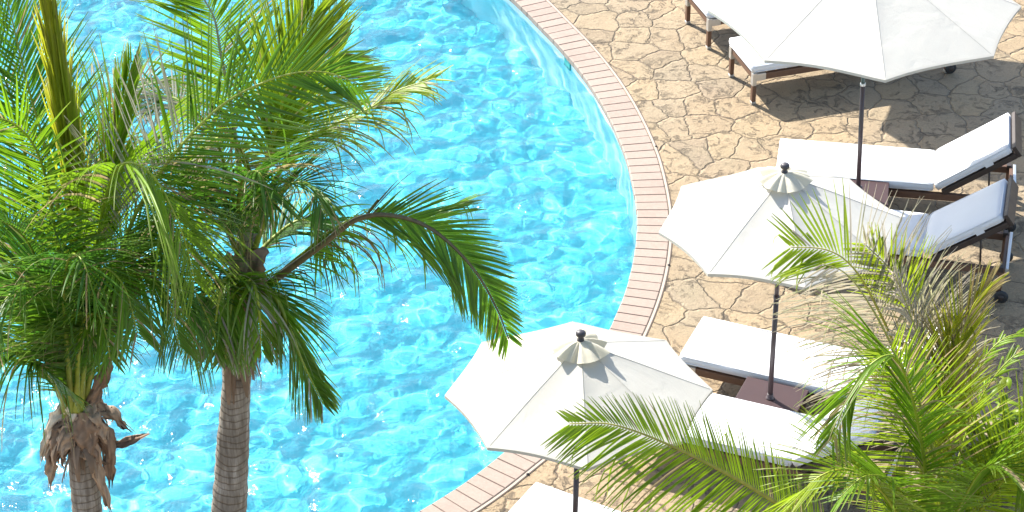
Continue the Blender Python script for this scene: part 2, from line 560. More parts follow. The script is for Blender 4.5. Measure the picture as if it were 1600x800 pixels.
# water: rippled sheet
def wave_height(X, Y, seed=5):
    r = np.random.RandomState(seed)
    Hh = np.zeros_like(X)
    wx = X + 0.05 * np.sin(2.1 * Y + 0.7) + 0.04 * np.sin(3.7 * X + 1.1 * Y)
    wy = Y + 0.05 * np.sin(1.7 * X - 0.4) + 0.04 * np.sin(3.1 * Y - 1.3 * X)
    for lam0, lam1, cnt, slope in WAVES:
        for _ in range(cnt):
            lam = math.exp(r.uniform(math.log(lam0), math.log(lam1)))
            th = r.uniform(0, 2 * math.pi)
            kk = 2 * math.pi / lam
            amp = slope / kk * math.sqrt(2.0 / cnt)
            Hh += amp * np.sin(kk * (wx * math.cos(th) + wy * math.sin(th)) + r.uniform(0, 6.28))
    return Hh
WAVES = [(0.9, 1.8, 10, 0.03), (0.34, 0.8, 18, 0.085), (0.15, 0.32, 30, 0.10)]
def water_sheet(step):
    xs = np.array([p.x for p in outline]); ys = np.array([p.y for p in outline])
    x0, x1, y0, y1 = xs.min() - .05, xs.max() + .05, ys.min() - .05, ys.max() + .05
    gx = np.arange(x0, x1 + step, step); gy = np.arange(y0, y1 + step, step)
    X, Y = np.meshgrid(gx, gy)
    # radius of the outline by direction (the pool is star-shaped about its centre)
    ang = np.arctan2(ys - cen.y, xs - cen.x); rad = np.hypot(xs - cen.x, ys - cen.y)
    o = np.argsort(ang)
    A = np.arctan2(Y - cen.y, X - cen.x)
    Rm = np.interp(A, ang[o], rad[o], period=2 * math.pi)
    inside = np.hypot(X - cen.x, Y - cen.y) < Rm + 0.03
    Z = WATER_Z + wave_height(X, Y)
    idx = -np.ones(X.shape, dtype=np.int64)
    idx[inside] = np.arange(inside.sum())
    V = np.stack([X[inside], Y[inside], Z[inside]], 1)
    a, b, c, d = idx[:-1, :-1], idx[:-1, 1:], idx[1:, 1:], idx[1:, :-1]
    ok = (a >= 0) & (b >= 0) & (c >= 0) & (d >= 0)
    Q = np.stack([a[ok], b[ok], c[ok], d[ok]], 1)
    me = bpy.data.meshes.new("water")
    me.vertices.add(len(V)); me.vertices.foreach_set("co", V.astype(np.float32).ravel())
    me.loops.add(Q.size); me.loops.foreach_set("vertex_index", Q.astype(np.int32).ravel())
    me.polygons.add(len(Q))
    me.polygons.foreach_set("loop_start", np.arange(0, Q.size, 4, dtype=np.int32))
    me.polygons.foreach_set("use_smooth", np.ones(len(Q), dtype=bool))
    me.update(calc_edges=True)
    me.validate()
    me.materials.append(M['water'])
    ob = bpy.data.objects.new("water", me)
    COL.objects.link(ob)
    tag(ob, kind="structure")
    ob.cycles.is_caustics_caster = True
    return ob
water_sheet(0.015)
# small fittings of the pool edge
def edge_at(px, py, d, z):
    g = ground(px, py)
    i = min(range(NP), key=lambda k: (outline[k] - g).length)
    return off(d, z)[i], onrm[i]
p, nrm = edge_at(890, 84, 0.0, -0.115)
tan_ = Vector((-nrm.y, nrm.x, 0))
mb = MB()
Mt = Matrix((( tan_.x, nrm.x, 0, p.x), (tan_.y, nrm.y, 0, p.y), (0, 0, 1, p.z), (0, 0, 0, 1)))
mb.box((-0.075, -0.014, -0.075), (0.075, 0.01, 0.06), 0, Mt, 0.004)
tag(mb.build("wall_tile", M['green_tile']), "small green glass tile set in the pale pool wall at the waterline", "tile")
for px, py, txt in ((1029, 232, "tiny dark drain fitting at the paving joint nearest the leggy loungers"), (1036, 412, "tiny dark drain fitting at the paving joint below the canopy tip"), (811, 736, "tiny dark drain fitting at the paving joint beside the cut off lounger")):
    p, nrm = edge_at(px, py, COPING + 0.028, 0.0)
    mb = MB()
    mb.box((-0.013, -0.010, 0.0), (0.013, 0.010, 0.012), 0, Matrix.Translation(p), 0.005)
    mb.lathe([(0.005, 0.012), (0.006, 0.016), (0.002, 0.018)], 8, 0, Matrix.Translation(p))
    tag(mb.build("drain_fitting", M['rubber']), txt, "fitting", "dark fittings along the paving joint")

# ------------------------------------------------------------------ sun loungers
CW, SEAT_L, BACK_L, BACK_A = 0.62, 1.43, 0.77, math.radians(36.0)
TOP = 0.44
def cushion_mesh(length, seed, th=0.085, w=CW):
    """soft box with rounded edges, piped corners and slight puckers, lying from x=0 to length, top at z=0"""
    bm = bmesh.new()
    nx, ny = int(length / 0.05), int(w / 0.05)
    rr = random.Random(seed)
    ph = [rr.uniform(0, 6.28) for _ in range(8)]
    def top(x, y):
        ex = min(x, length - x); ey = min(y + w / 2, w / 2 - y)
        e = min(ex, ey)
        z = -0.012 * math.exp(-e / 0.015)
        z += 0.004 * math.sin(5.1 * x + 3.0 * y + ph[0]) + 0.003 * math.sin(11 * x - 7 * y + ph[1]) + 0.003 * math.sin(17 * y + 4 * x + ph[2])
        return z
    def outl(x, y):
        return 0.004 * math.sin(9 * x + ph[3]), 0.004 * math.sin(8 * x + ph[4])
    rows_t, rows_b = [], []
    for i in range(nx + 1):
        u = i / nx
        x = length * u
        a, b = [], []
        for j in range(ny + 1):
            v = j / ny
            y = -w / 2 + w * v
            dy = outl(x, y)[0 if v < 0.5 else 1] * abs(2 * v - 1)
            a.append(bm.verts.new((x, y + dy, top(x, y))))
            b.append(bm.verts.new((x, (y + dy), -th - top(x, y) * 0.6)))
        rows_t.append(a); rows_b.append(b)
    # middle belt, bulging a little
    for i in range(nx):
        for j in range(ny):
            bm.faces.new((rows_t[i][j], rows_t[i + 1][j], rows_t[i + 1][j + 1], rows_t[i][j + 1]))
            bm.faces.new((rows_b[i][j], rows_b[i][j + 1], rows_b[i + 1][j + 1], rows_b[i + 1][j]))
    loop_t = [rows_t[i][0] for i in range(nx + 1)] + [rows_t[nx][j] for j in range(1, ny + 1)] + [rows_t[i][ny] for i in range(nx - 1, -1, -1)] + [rows_t[0][j] for j in range(ny - 1, 0, -1)]
    loop_b = [rows_b[i][0] for i in range(nx + 1)] + [rows_b[nx][j] for j in range(1, ny + 1)] + [rows_b[i][ny] for i in range(nx - 1, -1, -1)] + [rows_b[0][j] for j in range(ny - 1, 0, -1)]
    c = Vector((length / 2, 0, 0))
    mids = []
    for t, b in zip(loop_t, loop_b):
        m_ = (t.co + b.co) / 2
        d = m_ - c; d.z = 0
        m_ += d.normalized() * 0.007
        mids.append(bm.verts.new(m_))
    for k in range(len(loop_t)):
        l = (k + 1) % len(loop_t)
        bm.faces.new((loop_t[l], loop_t[k], mids[k], mids[l]))
        bm.faces.new((mids[l], mids[k], loop_b[k], loop_b[l]))
    bmesh.ops.recalc_face_normals(bm, faces=bm.faces)
    return bm

def piping(length, T, parent, w=CW):
    r = 0.03
    c = [(r, -w / 2), (length - r, -w / 2), (length, -w / 2 + r), (length, w / 2 - r), (length - r, w / 2), (r, w / 2), (0, w / 2 - r), (0, -w / 2 + r)]
    for z in (-0.013, -0.074):
        mb = MB()
        pts = [T @ Vector((x, y, z)) for x, y in c]
        mb.tube(pts + [pts[0]], 0.0055, 6, 0, False)
        mb.build("piping", M['cushion'], parent)

def make_lounger():
    root = empty("sun_lounger", (0, 0, 0))
    mb = MB(); mb.bm(cushion_mesh(SEAT_L, 4), 0, Matrix.Translation((0, 0, TOP)), True)
    sc = mb.build("seat_cushion", M['cushion'], root)
    piping(SEAT_L, Matrix.Translation((0, 0, TOP)), sc)
    T = Matrix.Translation((SEAT_L + 0.004, 0, TOP)) @ Matrix.Rotation(-BACK_A, 4, 'Y')
    mb = MB(); mb.bm(cushion_mesh(BACK_L, 9), 0, T, True)
    bc = mb.build("back_cushion", M['cushion'], root)
    piping(BACK_L, T, bc)
    for s in (-1, 1):
        mb = MB()
        y = s * (CW / 2 + 0.004)
        mb.box((0.49, y - 0.003, -0.135), (0.57, y + 0.003, -0.02), 0, T, 0.002)
        mb.box((0.49, y - 0.03 * (s > 0), -0.138), (0.57, y + 0.03 * (s < 0), -0.131), 0, T, 0.002)
        mb.build("strap", M['cushion'], bc)
    mb = MB()
    mb.box((0.02, -CW / 2 - 0.012, -0.15), (BACK_L + 0.02, -CW / 2 + 0.035, -0.098), 0, T, 0.006)
    mb.box((0.02, CW / 2 - 0.035, -0.15), (BACK_L + 0.02, CW / 2 + 0.012, -0.098), 0, T, 0.006)
    mb.box((BACK_L + 0.022, -CW / 2 - 0.012, -0.15), (BACK_L + 0.06, CW / 2 + 0.012, -0.03), 0, T, 0.006)
    for k in range(7):
        x = 0.06 + k * 0.105
        mb.box((x, -CW / 2 + 0.037, -0.135), (x + 0.07, CW / 2 - 0.037, -0.11), 0, T, 0.004)
    bf = mb.build("backrest_frame", M['frame'], root)
    for s in (-1, 1):
        mb = MB()
        a = T @ Vector((0.50, s * 0.24, -0.14))
        mb.tube([a, Vector((a.x + 0.02, s * 0.24, 0.31))], 0.009, 8)
        mb.build("support_strut", M['frame'], root)
    zf0, zf1 = 0.265, 0.335
    yr = CW / 2 - 0.02
    xe = 2.16
    mb = MB()
    for s in (-1, 1):
        mb.box((0.045, s * yr - 0.02, zf0), (xe, s * yr + 0.02, zf1), 0, None, 0.006)
    mb.box((0.012, -yr + 0.022, zf0 + 0.004), (0.043, yr - 0.022, zf1 - 0.003), 0, None, 0.006)
    mb.box((xe - 0.03, -yr + 0.022, zf0 + 0.004), (xe, yr - 0.022, zf1 - 0.003), 0, None, 0.006)
    for k in range(13):
        x = 0.08 + k * 0.103
        mb.box((x, -yr + 0.022, zf1 - 0.018), (x + 0.075, yr - 0.022, zf1 + 0.012), 0, None, 0.004)
    mb.build("frame", M['wood'], root)
    mb = MB()
    mb.box((xe + 0.002, -yr - 0.02, zf1 - 0.03), (xe + 0.03, yr + 0.02, zf1 + 0.008), 0, None, 0.005)
    mb.build("end_bar", M['metal'], root)
    for s in (-1, 1):
        for xx in (0.022, xe - 0.035):
            mb = MB()
            y = s * yr
            zl = 0.21 if xx < 1 else 0.30
            mb.box((xx - 0.018, y - 0.024, 0.03), (xx + 0.024, y + 0.024, zl), 0, None, 0.004)
            leg = mb.build("leg", M['wood'], root)
            mb = MB()
            mb.box((xx - 0.021, y - 0.027, zl + 0.001), (xx + 0.021, y + 0.027, 0.352), 0, None, 0.004)
            if xx < 1:
                mb.box((xx + 0.022, y - 0.023, 0.262), (xx + 0.12, y + 0.023, 0.338), 0, None, 0.003)
            mb.build("bracket", M['metal' if xx < 1 else 'frame'], leg)
            mb = MB()
            mb.box((xx - 0.02, y - 0.026, 0.0), (xx + 0.026, y + 0.026, 0.029), 0, None, 0.004)
            mb.build("foot_cap", M['metal'], leg)
            if xx > 1:
                mb = MB()
                R = Matrix.Translation((xx + 0.03, y + s * 0.028, 0.062)) @ Matrix.Rotation(-s * math.pi / 2, 4, 'X')
                mb.lathe([(0.012, 0), (0.045, 0.0), (0.059, 0.006), (0.062, 0.015), (0.059, 0.026), (0.045, 0.032), (0.012, 0.032)], 22, 0, R)
                wh = mb.build("wheel", M['rubber'], root)
                mb = MB()
                mb.lathe([(0.004, 0.033), (0.03, 0.033), (0.026, 0.04), (0.004, 0.042)], 14, 0, R)
                mb.build("hub", M['frame'], wh)
    return root

def lounger_pose(a, b, corner="front", seam=False):
    """a: a corner of the foot end (or of the seam), b: a second point along the same long edge"""
    A, B = ground(*a, TOP), ground(*b, TOP)
    d = (B - A).normalized()
    n = Vector((-d.y, d.x, 0))
    o = A + n * (CW / 2 if corner == "front" else -CW / 2)
    if seam:
        o -= d * SEAT_L
    return (o.x, o.y, 0.0), math.atan2(d.y, d.x)

L_GROUP = "sun loungers with white cushions round the pool"
lounger_specs = [
    ("sun lounger cut by the upper edge, its leg furthest left on the stone paving", (1107, 18), (1207, 2), "front", False),
    ("sun lounger with its foot end showing under the largest parasol, two legs on sunlit paving", (1177, 103), (1277, 87), "front", False),
    ("sun lounger fully in the open, sunlit white backrest raised, dark maroon box before it", (1213, 268), (1459, 287), "front", False),
    ("sun lounger whose raised backrest lies in blue shade, foot under the middle parasol", (1441, 390), (1543, 402), "front", True),
    ("sun lounger directly behind the maroon box of the middle parasol, brown rail showing", (1062, 554), (1267, 601), "front", False),
    ("sun lounger in front of the maroon box, its foot hidden by the nearest parasol", (1235, 717), (1077, 680), "rev", True),
    ("sun lounger cut by the lower edge, white cushion behind the pole of the nearest parasol", (838, 752), (974, 800), "back", False),
]
proto = make_lounger()
for i, (txt, a, b, corner, seam) in enumerate(lounger_specs):
    o = proto if i == 0 else copy_tree(proto)
    if corner == "rev":
        A, B = ground(*a, TOP), ground(*b, TOP)
        c2 = A + (A - B)
        loc, rz = lounger_pose(a, a, "front") if False else (None, None)
        d = (A - B).normalized(); n = Vector((-d.y, d.x, 0))
        q = A + n * (CW / 2) - d * SEAT_L
        loc, rz = (q.x, q.y, 0), math.atan2(d.y, d.x)
    else:
        loc, rz = lounger_pose(a, b, corner, seam)
    o.location, o.rotation_euler = loc, (0, 0, rz)
    tag(o, txt, "sun lounger", L_GROUP)

# ------------------------------------------------------------------ parasols
M['tape'] = mat_fabric("canopy_tape", (0.565, 0.54, 0.47), 0.18, 500.0, 0.3)
def make_parasol(base_xy, heading, rim_z, apex_z, R, rot, label, lean=(0, 0), scallop=0.024, seed=1, greenish=False, boxdim=(0.5, 0.42, 0.42)):
    root = empty("parasol", (base_xy[0], base_xy[1], 0), 0)
    tag(root, label, "parasol", "off white market parasols")
    rr = random.Random(seed)
    H3 = Matrix.Rotation(heading, 4, 'Z')
    bx, by, bz = boxdim
    mb = MB()
    mb.box((-bx / 2, -by / 2, 0.02), (bx / 2, by / 2, bz - 0.022), 0, H3, 0.006)
    box = mb.build("base_box", M['base'], root)
    mb = MB()
    mb.box((-bx / 2 - 0.012, -by / 2 - 0.012, bz - 0.020), (bx / 2 + 0.012, by / 2 + 0.012, bz), 0, H3, 0.005)
    mb.build("box_lid", M['base'], box)
    mb = MB()
    mb.lathe([(0.036, bz + 0.001), (0.036, bz + 0.007), (0.026, bz + 0.010), (0.026, bz + 0.045), (0.0215, bz + 0.048)], 16)
    mb.build("pole_sleeve", M['pole'], root)
    ax, ay = lean
    top = Vector((ax, ay, apex_z))
    def at_z(z):
        return Vector((ax * z / apex_z, ay * z / apex_z, z))
    zj = 0.3 + (rim_z - 0.3) * 0.62
    mb = MB(); mb.tube([at_z(bz + 0.01), at_z(zj)], 0.021, 12)
    mb.build("pole", M['pole'], root)
    mb = MB(); mb.tube([at_z(zj + 0.002), at_z(apex_z + 0.03)], 0.0185, 12)
    mb.build("upper_pole", M['pole_green' if greenish else 'pole'], root)
    mb = MB(); mb.tube([at_z(zj - 0.012), at_z(zj + 0.014)], 0.0245, 12)
    mb.build("pole_joint", M['metal' if greenish else 'pole'], root)
    # canopy
    tilt = Matrix.Translation(Vector((ax, ay, 0))) @ Matrix.Rotation(rot, 4, 'Z')
    n, NU, NW = 8, 12, 10
    vv, ff = [], []
    rise = apex_z - rim_z
    tips = [Vector((R * (1 + rr.uniform(-.012, .012)) * math.cos(2 * math.pi * k / n), R * math.sin(2 * math.pi * k / n), rim_z + rr.uniform(-.012, .012) - 0.05 * math.sin(2 * math.pi * k / n + rot))) for k in range(n)]
    for iu in range(NU + 1):
        u = 0.05 + 0.95 * iu / NU
        for k in range(n):
            A, B = tips[k], tips[(k + 1) % n]
            for iw in range(NW):
                w = iw / NW
                e = A.lerp(B, w)
                s = 4 * w * (1 - w)
                uu = u * (1 - scallop * s * u ** 4)
                x, y = e.x * uu, e.y * uu
                z = apex_z - (apex_z - e.z) * (uu * 0.93 + 0.07 * uu * uu)
                z -= 0.010 * s * math.sin(math.pi * min(uu, 1)) - 0.004 * math.sin(6 * w + 7 * u + k) * u
                vv.append(tilt @ Vector((x, y, z)))
    per_ring = n * NW
    for iu in range(NU):
        for q in range(per_ring):
            q2 = (q + 1) % per_ring
            ff.append((iu * per_ring + q, iu * per_ring + q2, (iu + 1) * per_ring + q2, (iu + 1) * per_ring + q))
    mb = MB(); mb.add(vv, ff, 0, False)
    for k in range(n):
        tv, q = [], k * NW
        for iu in range(NU + 1):
            a_, b_, c_ = (Vector(vv[iu * per_ring + (q + d_) % per_ring]) for d_ in (-1, 0, 1))
            wa = min(0.5, 0.008 / max((a_ - b_).length, 1e-4)); wc = min(0.5, 0.008 / max((c_ - b_).length, 1e-4))
            lift_ = Vector((0, 0, 0.0020))
            tv += [b_.lerp(a_, wa) + lift_ * .4, b_ + lift_ * 1.6, b_.lerp(c_, wc) + lift_ * .4]
        mb.add(tv, [(i * 3 + s_, i * 3 + s_ + 1, i * 3 + s_ + 4, i * 3 + s_ + 3) for i in range(NU) for s_ in (0, 1)], 1, False)
    hv = []
    for q in range(per_ring):
        a_, b_ = Vector(vv[(NU - 1) * per_ring + q]), Vector(vv[NU * per_ring + q])
        hv += [b_.lerp(a_, 0.25) + Vector((0, 0, .003)), b_ + Vector((0, 0, .003)), b_ - Vector((0, 0, .022))]
    mb.add(hv, [(q * 3 + s_, ((q + 1) % per_ring) * 3 + s_, ((q + 1) % per_ring) * 3 + s_ + 1, q * 3 + s_ + 1) for q in range(per_ring) for s_ in (0, 1)], 1, False)
    can = mb.build("canopy", [M['canopy'], M['tape']], root)
    sm = [True] * len(can.data.polygons)
    can.data.polygons.foreach_set("use_smooth", sm)
    # keep the seams over the ribs sharp
    sharp = []
    for e in can.data.edges:
        a_, b_ = e.vertices
        sharp.append(a_ % NW == 0 and b_ % NW == 0 and abs(a_ - b_) == per_ring or max(a_, b_) >= len(vv))
    at = can.data.attributes.new("sharp_edge", 'BOOLEAN', 'EDGE')
    at.data.foreach_set("value", sharp)
    # hem and rib pockets: narrow raised seams along the ribs
    mb = MB()
    for k in range(n):
        line = [tilt @ (Vector((0, 0, apex_z)).lerp(tips[k], u)) + Vector((0, 0, -0.035 - 0.0 * u + (0.07 * u * (1 - u)) * rise)) for u in (0.06, 0.3, 0.6, 0.97)]
        rb = MB(); rb.tube(line, 0.011, 6)
        rb.build("rib", M['pole'], root)
        a_ = tilt @ (Vector((0, 0, apex_z)).lerp(tips[k], 0.48)) + Vector((0, 0, -0.05))
        st = MB(); st.tube([a_, at_z(rim_z - 0.02)], 0.009, 6)
        st.build("strut", M['pole'], root)
    mb = MB()
    mb.lathe([(0.022, -0.05), (0.05, -0.045), (0.05, 0.03), (0.022, 0.035)], 14, 0, Matrix.Translation(at_z(rim_z - 0.01)))
    mb.build("runner_hub", M['pole'], root)
    # gathered vent flap at the top
    vv, ff = [], []
    NS, NRr = 96, 8
    ph = rr.uniform(0, 6)
    for i in range(NRr + 1):
        t = i / NRr
        for k in range(NS):
            a_ = 2 * math.pi * k / NS
            fold = 0.55 * math.sin(a_ * 7 + ph + 0.8 * math.sin(a_ * 2)) + 0.55 * math.sin(a_ * 3 + 2 * ph) + 0.35 * math.sin(a_ * 13 + 3 * ph + math.sin(3 * a_))
            r = 0.028 + 0.165 * t + 0.028 * fold * t
            z = apex_z + 0.030 - 0.068 * t ** 1.5 + 0.031 * fold * t ** 0.8 * (1.1 - 0.35 * t)
            vv.append(Vector((ax + r * math.cos(a_), ay + r * math.sin(a_), z)))
    for i in range(NRr):
        for k in range(NS):
            k2 = (k + 1) % NS
            ff.append((i * NS + k, i * NS + k2, (i + 1) * NS + k2, (i + 1) * NS + k))
    mb = MB(); mb.add(vv, ff, 0, True)
    mb.build("vent_flap", M['valance'], root)
    mb = MB()
    mb.lathe([(0.026, -0.02), (0.026, 0.008), (0.018, 0.014), (0.017, 0.028), (0.026, 0.032), (0.036, 0.042), (0.037, 0.058), (0.031, 0.070), (0.020, 0.077), (0.006, 0.080)], 18, 0, Matrix.Translation(Vector((ax, ay, apex_z + 0.03))))
    mb.build("finial", M['pole_dark'], root)
    return root

def heading_of(a, b):
    A, B = ground(*a, TOP), ground(*b, TOP)
    return math.atan2((B - A).y, (B - A).x)
b = ground(1343, 298, 0.42)
make_parasol(b.xy, heading_of((1213, 268), (1459, 287)), 2.28, 2.84, 1.36, math.radians(1), "largest off white parasol, cut by the upper edge, over the fully open lounger", lean=(-0.09, 0.0), seed=2, greenish=True)
b = ground(1203, 622, 0.42)
make_parasol(b.xy, heading_of((1062, 554), (1267, 601)), 2.08, 2.53, 0.965, math.radians(6), "middle parasol, its tip over the brick coping, palm fronds in front of it", seed=3)
b = ground(895, 885, 0.42)
make_parasol(b.xy, heading_of((838, 752), (974, 800)), 2.02, 2.44, 0.955, math.radians(2), "nearest parasol, wholly visible canopy overlapping the pool edge and water", lean=(0.03, 0.0), seed=4)
# one more stands behind the upper loungers: its canopy shades the paving by the open lounger
b = ground(1290, -8, 0.42)
make_parasol(b.xy, heading_of((1177, 103), (1277, 87)), 2.28, 2.84, 1.30, math.radians(8), "parasol beyond the upper edge whose shadow falls on the paving behind the open lounger", seed=5)

# ------------------------------------------------------------------ coconut palms
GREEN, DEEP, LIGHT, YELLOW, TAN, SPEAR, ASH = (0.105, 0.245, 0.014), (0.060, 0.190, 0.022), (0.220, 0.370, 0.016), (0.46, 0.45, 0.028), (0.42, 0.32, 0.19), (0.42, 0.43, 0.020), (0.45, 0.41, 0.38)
def lerp3(a, b, t):
    return tuple(a[i] + (b[i] - a[i]) * t for i in range(3))

def make_frond(parent, pts, py, L=0.62, n=58, ang=(32, 52), droop=1.0, col=GREEN, dry=0.05, dry_col=TAN, start=0.16, lift=0.25, roll=0.0, hint=None,
               tatter=0.06, sides=(1.0, 1.0), dry_side=0, dry_range=(0, 1), width=0.040, radius=0.020, seed=0, tipdry=0.15, stalk=None, hang=0.0, prof=None, inward=None, fold=0.0):
    width, n, L = width * 0.36, int(n * 1.65), L * 1.2
    rr = random.Random(seed * 7919 + 13)
    P3 = [upright(px, pyx, py + d) for (px, pyx, d) in pts]
    path = even_path(P3, n + 1)
    m = len(path)
    gap = 0
    hz = path[-1] - path[0]; hz.z = 0
    inn = -hz.normalized() if hz.length > 1e-3 else Vector((0, -1, 0))
    if inward is not None:
        inn = Vector(inward)
    mb, cols = MB(), []
    for i in range(m):
        t = i / (m - 1)
        if t < start:
            continue
        T = (path[min(i + 1, m - 1)] - path[max(i - 1, 0)]).normalized()
        up = Vector((0, 0, 1)) + inn * 0.7 if hint is None else Vector(hint)
        U = (up - T * up.dot(T))
        U.normalize()
        S = T.cross(U)
        if roll:
            q = Matrix.Rotation(roll, 3, T)
            U, S = q @ U, q @ S
        tt = (t - start) / (1 - start)
        lp = (0.45 + 0.55 * min(1, tt / 0.22)) * (1 - 0.72 * max(0, (tt - 0.45) / 0.55) ** 1.5)
        if prof: lp *= prof(tt)
        a = math.radians(ang[1] + (ang[0] - ang[1]) * tt) if ang[0] <= ang[1] else math.radians(ang[0])
        tat = tatter(tt) if callable(tatter) else tatter
        for si, side in enumerate((-1, 1)):
            if sides[si] <= 0:
                continue
            if rr.random() < tat * 0.6:
                continue
            aa = a + math.radians(rr.gauss(0, 2.6))
            Lf = L * lp * sides[si] * rr.uniform(0.93, 1.05)
            broken = rr.random() < tat
            if rr.random() < tat:
                Lf *= rr.uniform(0.35, 0.7)
            d = S * side * math.sin(aa) + T * math.cos(aa) + U * ((lift(tt) if callable(lift) else lift) * rr.uniform(0.6, 1.3)) * math.sin(aa)
            d.normalize()
            kd = 1.0 if rr.random() < (dry(tt) if callable(dry) else dry) else 0.0
            if dry_side and side == dry_side and dry_range[0] < tt < dry_range[1] and rr.random() < 0.9:
                kd = 1.0
            base = lerp3(col, dry_col, kd * rr.uniform(0.7, 1.0))
            j = rr.uniform(0.72, 1.25)
            yel = rr.uniform(0, 0.25)
            base = tuple(x * j for x in lerp3(base, LIGHT if kd == 0 else base, yel))
            tipc = lerp3(base, dry_col, min(1, tipdry * rr.uniform(0.3, 2.2)))
            segs = 6
            p = path[i] + S * side * 0.008
            W = (T - d * T.dot(d)).normalized()
            W = (Matrix.Rotation(rr.gauss(0, 0.14) + side * 0.25, 3, d) @ W)
            brk = rr.randint(2, 4) if broken else 99
            rows = []
            dr = (droop(tt) if callable(droop) else droop) * rr.uniform(0.7, 1.35) * (2.3 if kd else 1.0)
            for s in range(segs + 1):
                u = s / segs
                w = width * (0.45 + 0.55 * min(1, u / 0.15)) * (1 - u ** 2.6) * 0.5 + 0.0015
                if kd: w *= 0.85
                W = (W - d * W.dot(d)).normalized()
                B = d.cross(W)
                rows.append((p - W * w, p + B * (w * 0.55), p + W * w, u))
                step = Lf / segs
                g = dr * (0.25 + u) * 0.55 * step / max(L, 0.2)
                g += hang * 0.5 * step / max(L, 0.2)
                if s >= brk:
                    g += 1.6
                d = (d + Vector((rr.gauss(0, .015), rr.gauss(0, .015), -g))).normalized()
                p = p + d * step
            o = len(mb.v)
            for (x, y, z, u) in rows:
                mb.v += [tuple(x), tuple(y), tuple(z)]
                cc = lerp3(base, tipc, max(0, (u - 0.45) / 0.55) ** 1.3)
                cols += [(*cc, 1)] * 3
            for s in range(segs):
                k0 = o + s * 3
                for q in (0, 1):
                    mb.f.append((k0 + q, k0 + q + 1, k0 + q + 4, k0 + q + 3))
                    mb.mi.append(0); mb.sm.append(True)
    fr = mb.build("frond", M['leaf'], parent, colors=cols)
    rb = MB()
    stalk = stalk or lerp3(col, YELLOW, 0.45)
    rad = [radius * (1.25 - 1.08 * (i / (m - 1)) ** 0.8) for i in range(m)]
    rad[0] *= 1.5; rad[1] *= 1.25
    rb.tube(path, rad, 7, 0, True)
    rc = []
    for i in range(m):
        jj = rr.uniform(0.85, 1.15)
        rc += [(*[x * jj for x in lerp3(lerp3(stalk, (0.25, 0.17, 0.07), 0.3), stalk, min(1, i / (m * .3)))], 1)] * 7
    rb.build("stalk", M['rachis'], fr, colors=rc)
    return fr

def make_trunk(parent, pts, py, rads, name="trunk"):
    P3 = [p if isinstance(p, Vector) else upright(p[0], p[1], py) for p in pts]
    path = even_path(P3, 70)
    rr = random.Random(len(pts))
    mb = MB()
    m = len(path)
    rad = []
    for i in range(m):
        t = i / (m - 1) * (len(rads) - 1)
        k = min(int(t), len(rads) - 2)
        r = rads[k] + (rads[k + 1] - rads[k]) * (t - k)
        rad.append(r * (1 + 0.030 * math.sin(i * 2.1) + rr.uniform(-.02, .02)))
    mb.tube(path, rad, 18)
    return mb.build(name, M['bark'], parent)

def sheath(parent, pts, py, w, col, seed, curl=0.22, name="dry_sheath"):
    """torn, crumpled husk of an old leaf base"""
    rr = random.Random(seed)
    P3 = [upright(px, pyx, py + d) for px, pyx, d in pts]
    n, nx = 22, 9
    path = even_path(P3, n)
    ph = [rr.uniform(0, 6.28) for _ in range(12)]
    def crumple(u, v):
        return 0.016 * math.sin(7 * u + 3 * v + ph[0]) + 0.012 * math.sin(13 * u - 5 * v + ph[1]) + 0.008 * math.sin(21 * u + 9 * v + ph[2]) + 0.006 * math.sin(17 * v + 6 * u + ph[3])
    def edge(u, q):
        return 1 + 0.18 * math.sin(11 * u + ph[4 + q]) + 0.13 * math.sin(23 * u + ph[6 + q]) + 0.10 * math.sin(41 * u + ph[8 + q])
    mb, cols = MB(), []
    for th in (0.0, -0.008):
        for i, p in enumerate(path):
            t = i / (n - 1)
            T = (path[min(i + 1, n - 1)] - path[max(i - 1, 0)]).normalized()
            V = Vector((0, -1, 0.25)); V = (V - T * V.dot(T)).normalized()
            S = T.cross(V)
            ww = w * (1.1 - 0.3 * t - 0.55 * t ** 4)
            for k in range(nx + 1):
                a = (k / nx - 0.5) * 2
                wk = ww * edge(t, 0 if a < 0 else 1)
                tip = 0.055 * math.sin(5 * a + ph[10]) + 0.035 * math.sin(13 * a + ph[11]) if i == n - 1 else 0
                q = p + S * (wk * a * 0.5) + V * (curl * ww * (0.4 - a * a) + th + crumple(t * 1.3, a)) + T * tip
                mb.v.append(tuple(q))
                j = rr.uniform(0.8, 1.15) * (0.8 + 0.5 * abs(math.sin(9 * a + ph[2] + 2 * t)))
                cols.append((*[x * j for x in col], 1))
    half = n * (nx + 1)
    for o in (0, half):
        for i in range(n - 1):
            for k in range(nx):
                a = o + i * (nx + 1) + k
                f = (a, a + 1, a + nx + 2, a + nx + 1)
                mb.f.append(f if o == 0 else f[::-1]); mb.mi.append(0); mb.sm.append(True)
    for i in range(n - 1):
        for k in (0, nx):
            a = i * (nx + 1) + k
            mb.f.append((a, a + nx + 1, half + a + nx + 1, half + a)); mb.mi.append(0); mb.sm.append(False)
    return mb.build(name, M['dead'], parent, colors=cols)

P_GROUP = "coconut palms in front of the pool and loungers"
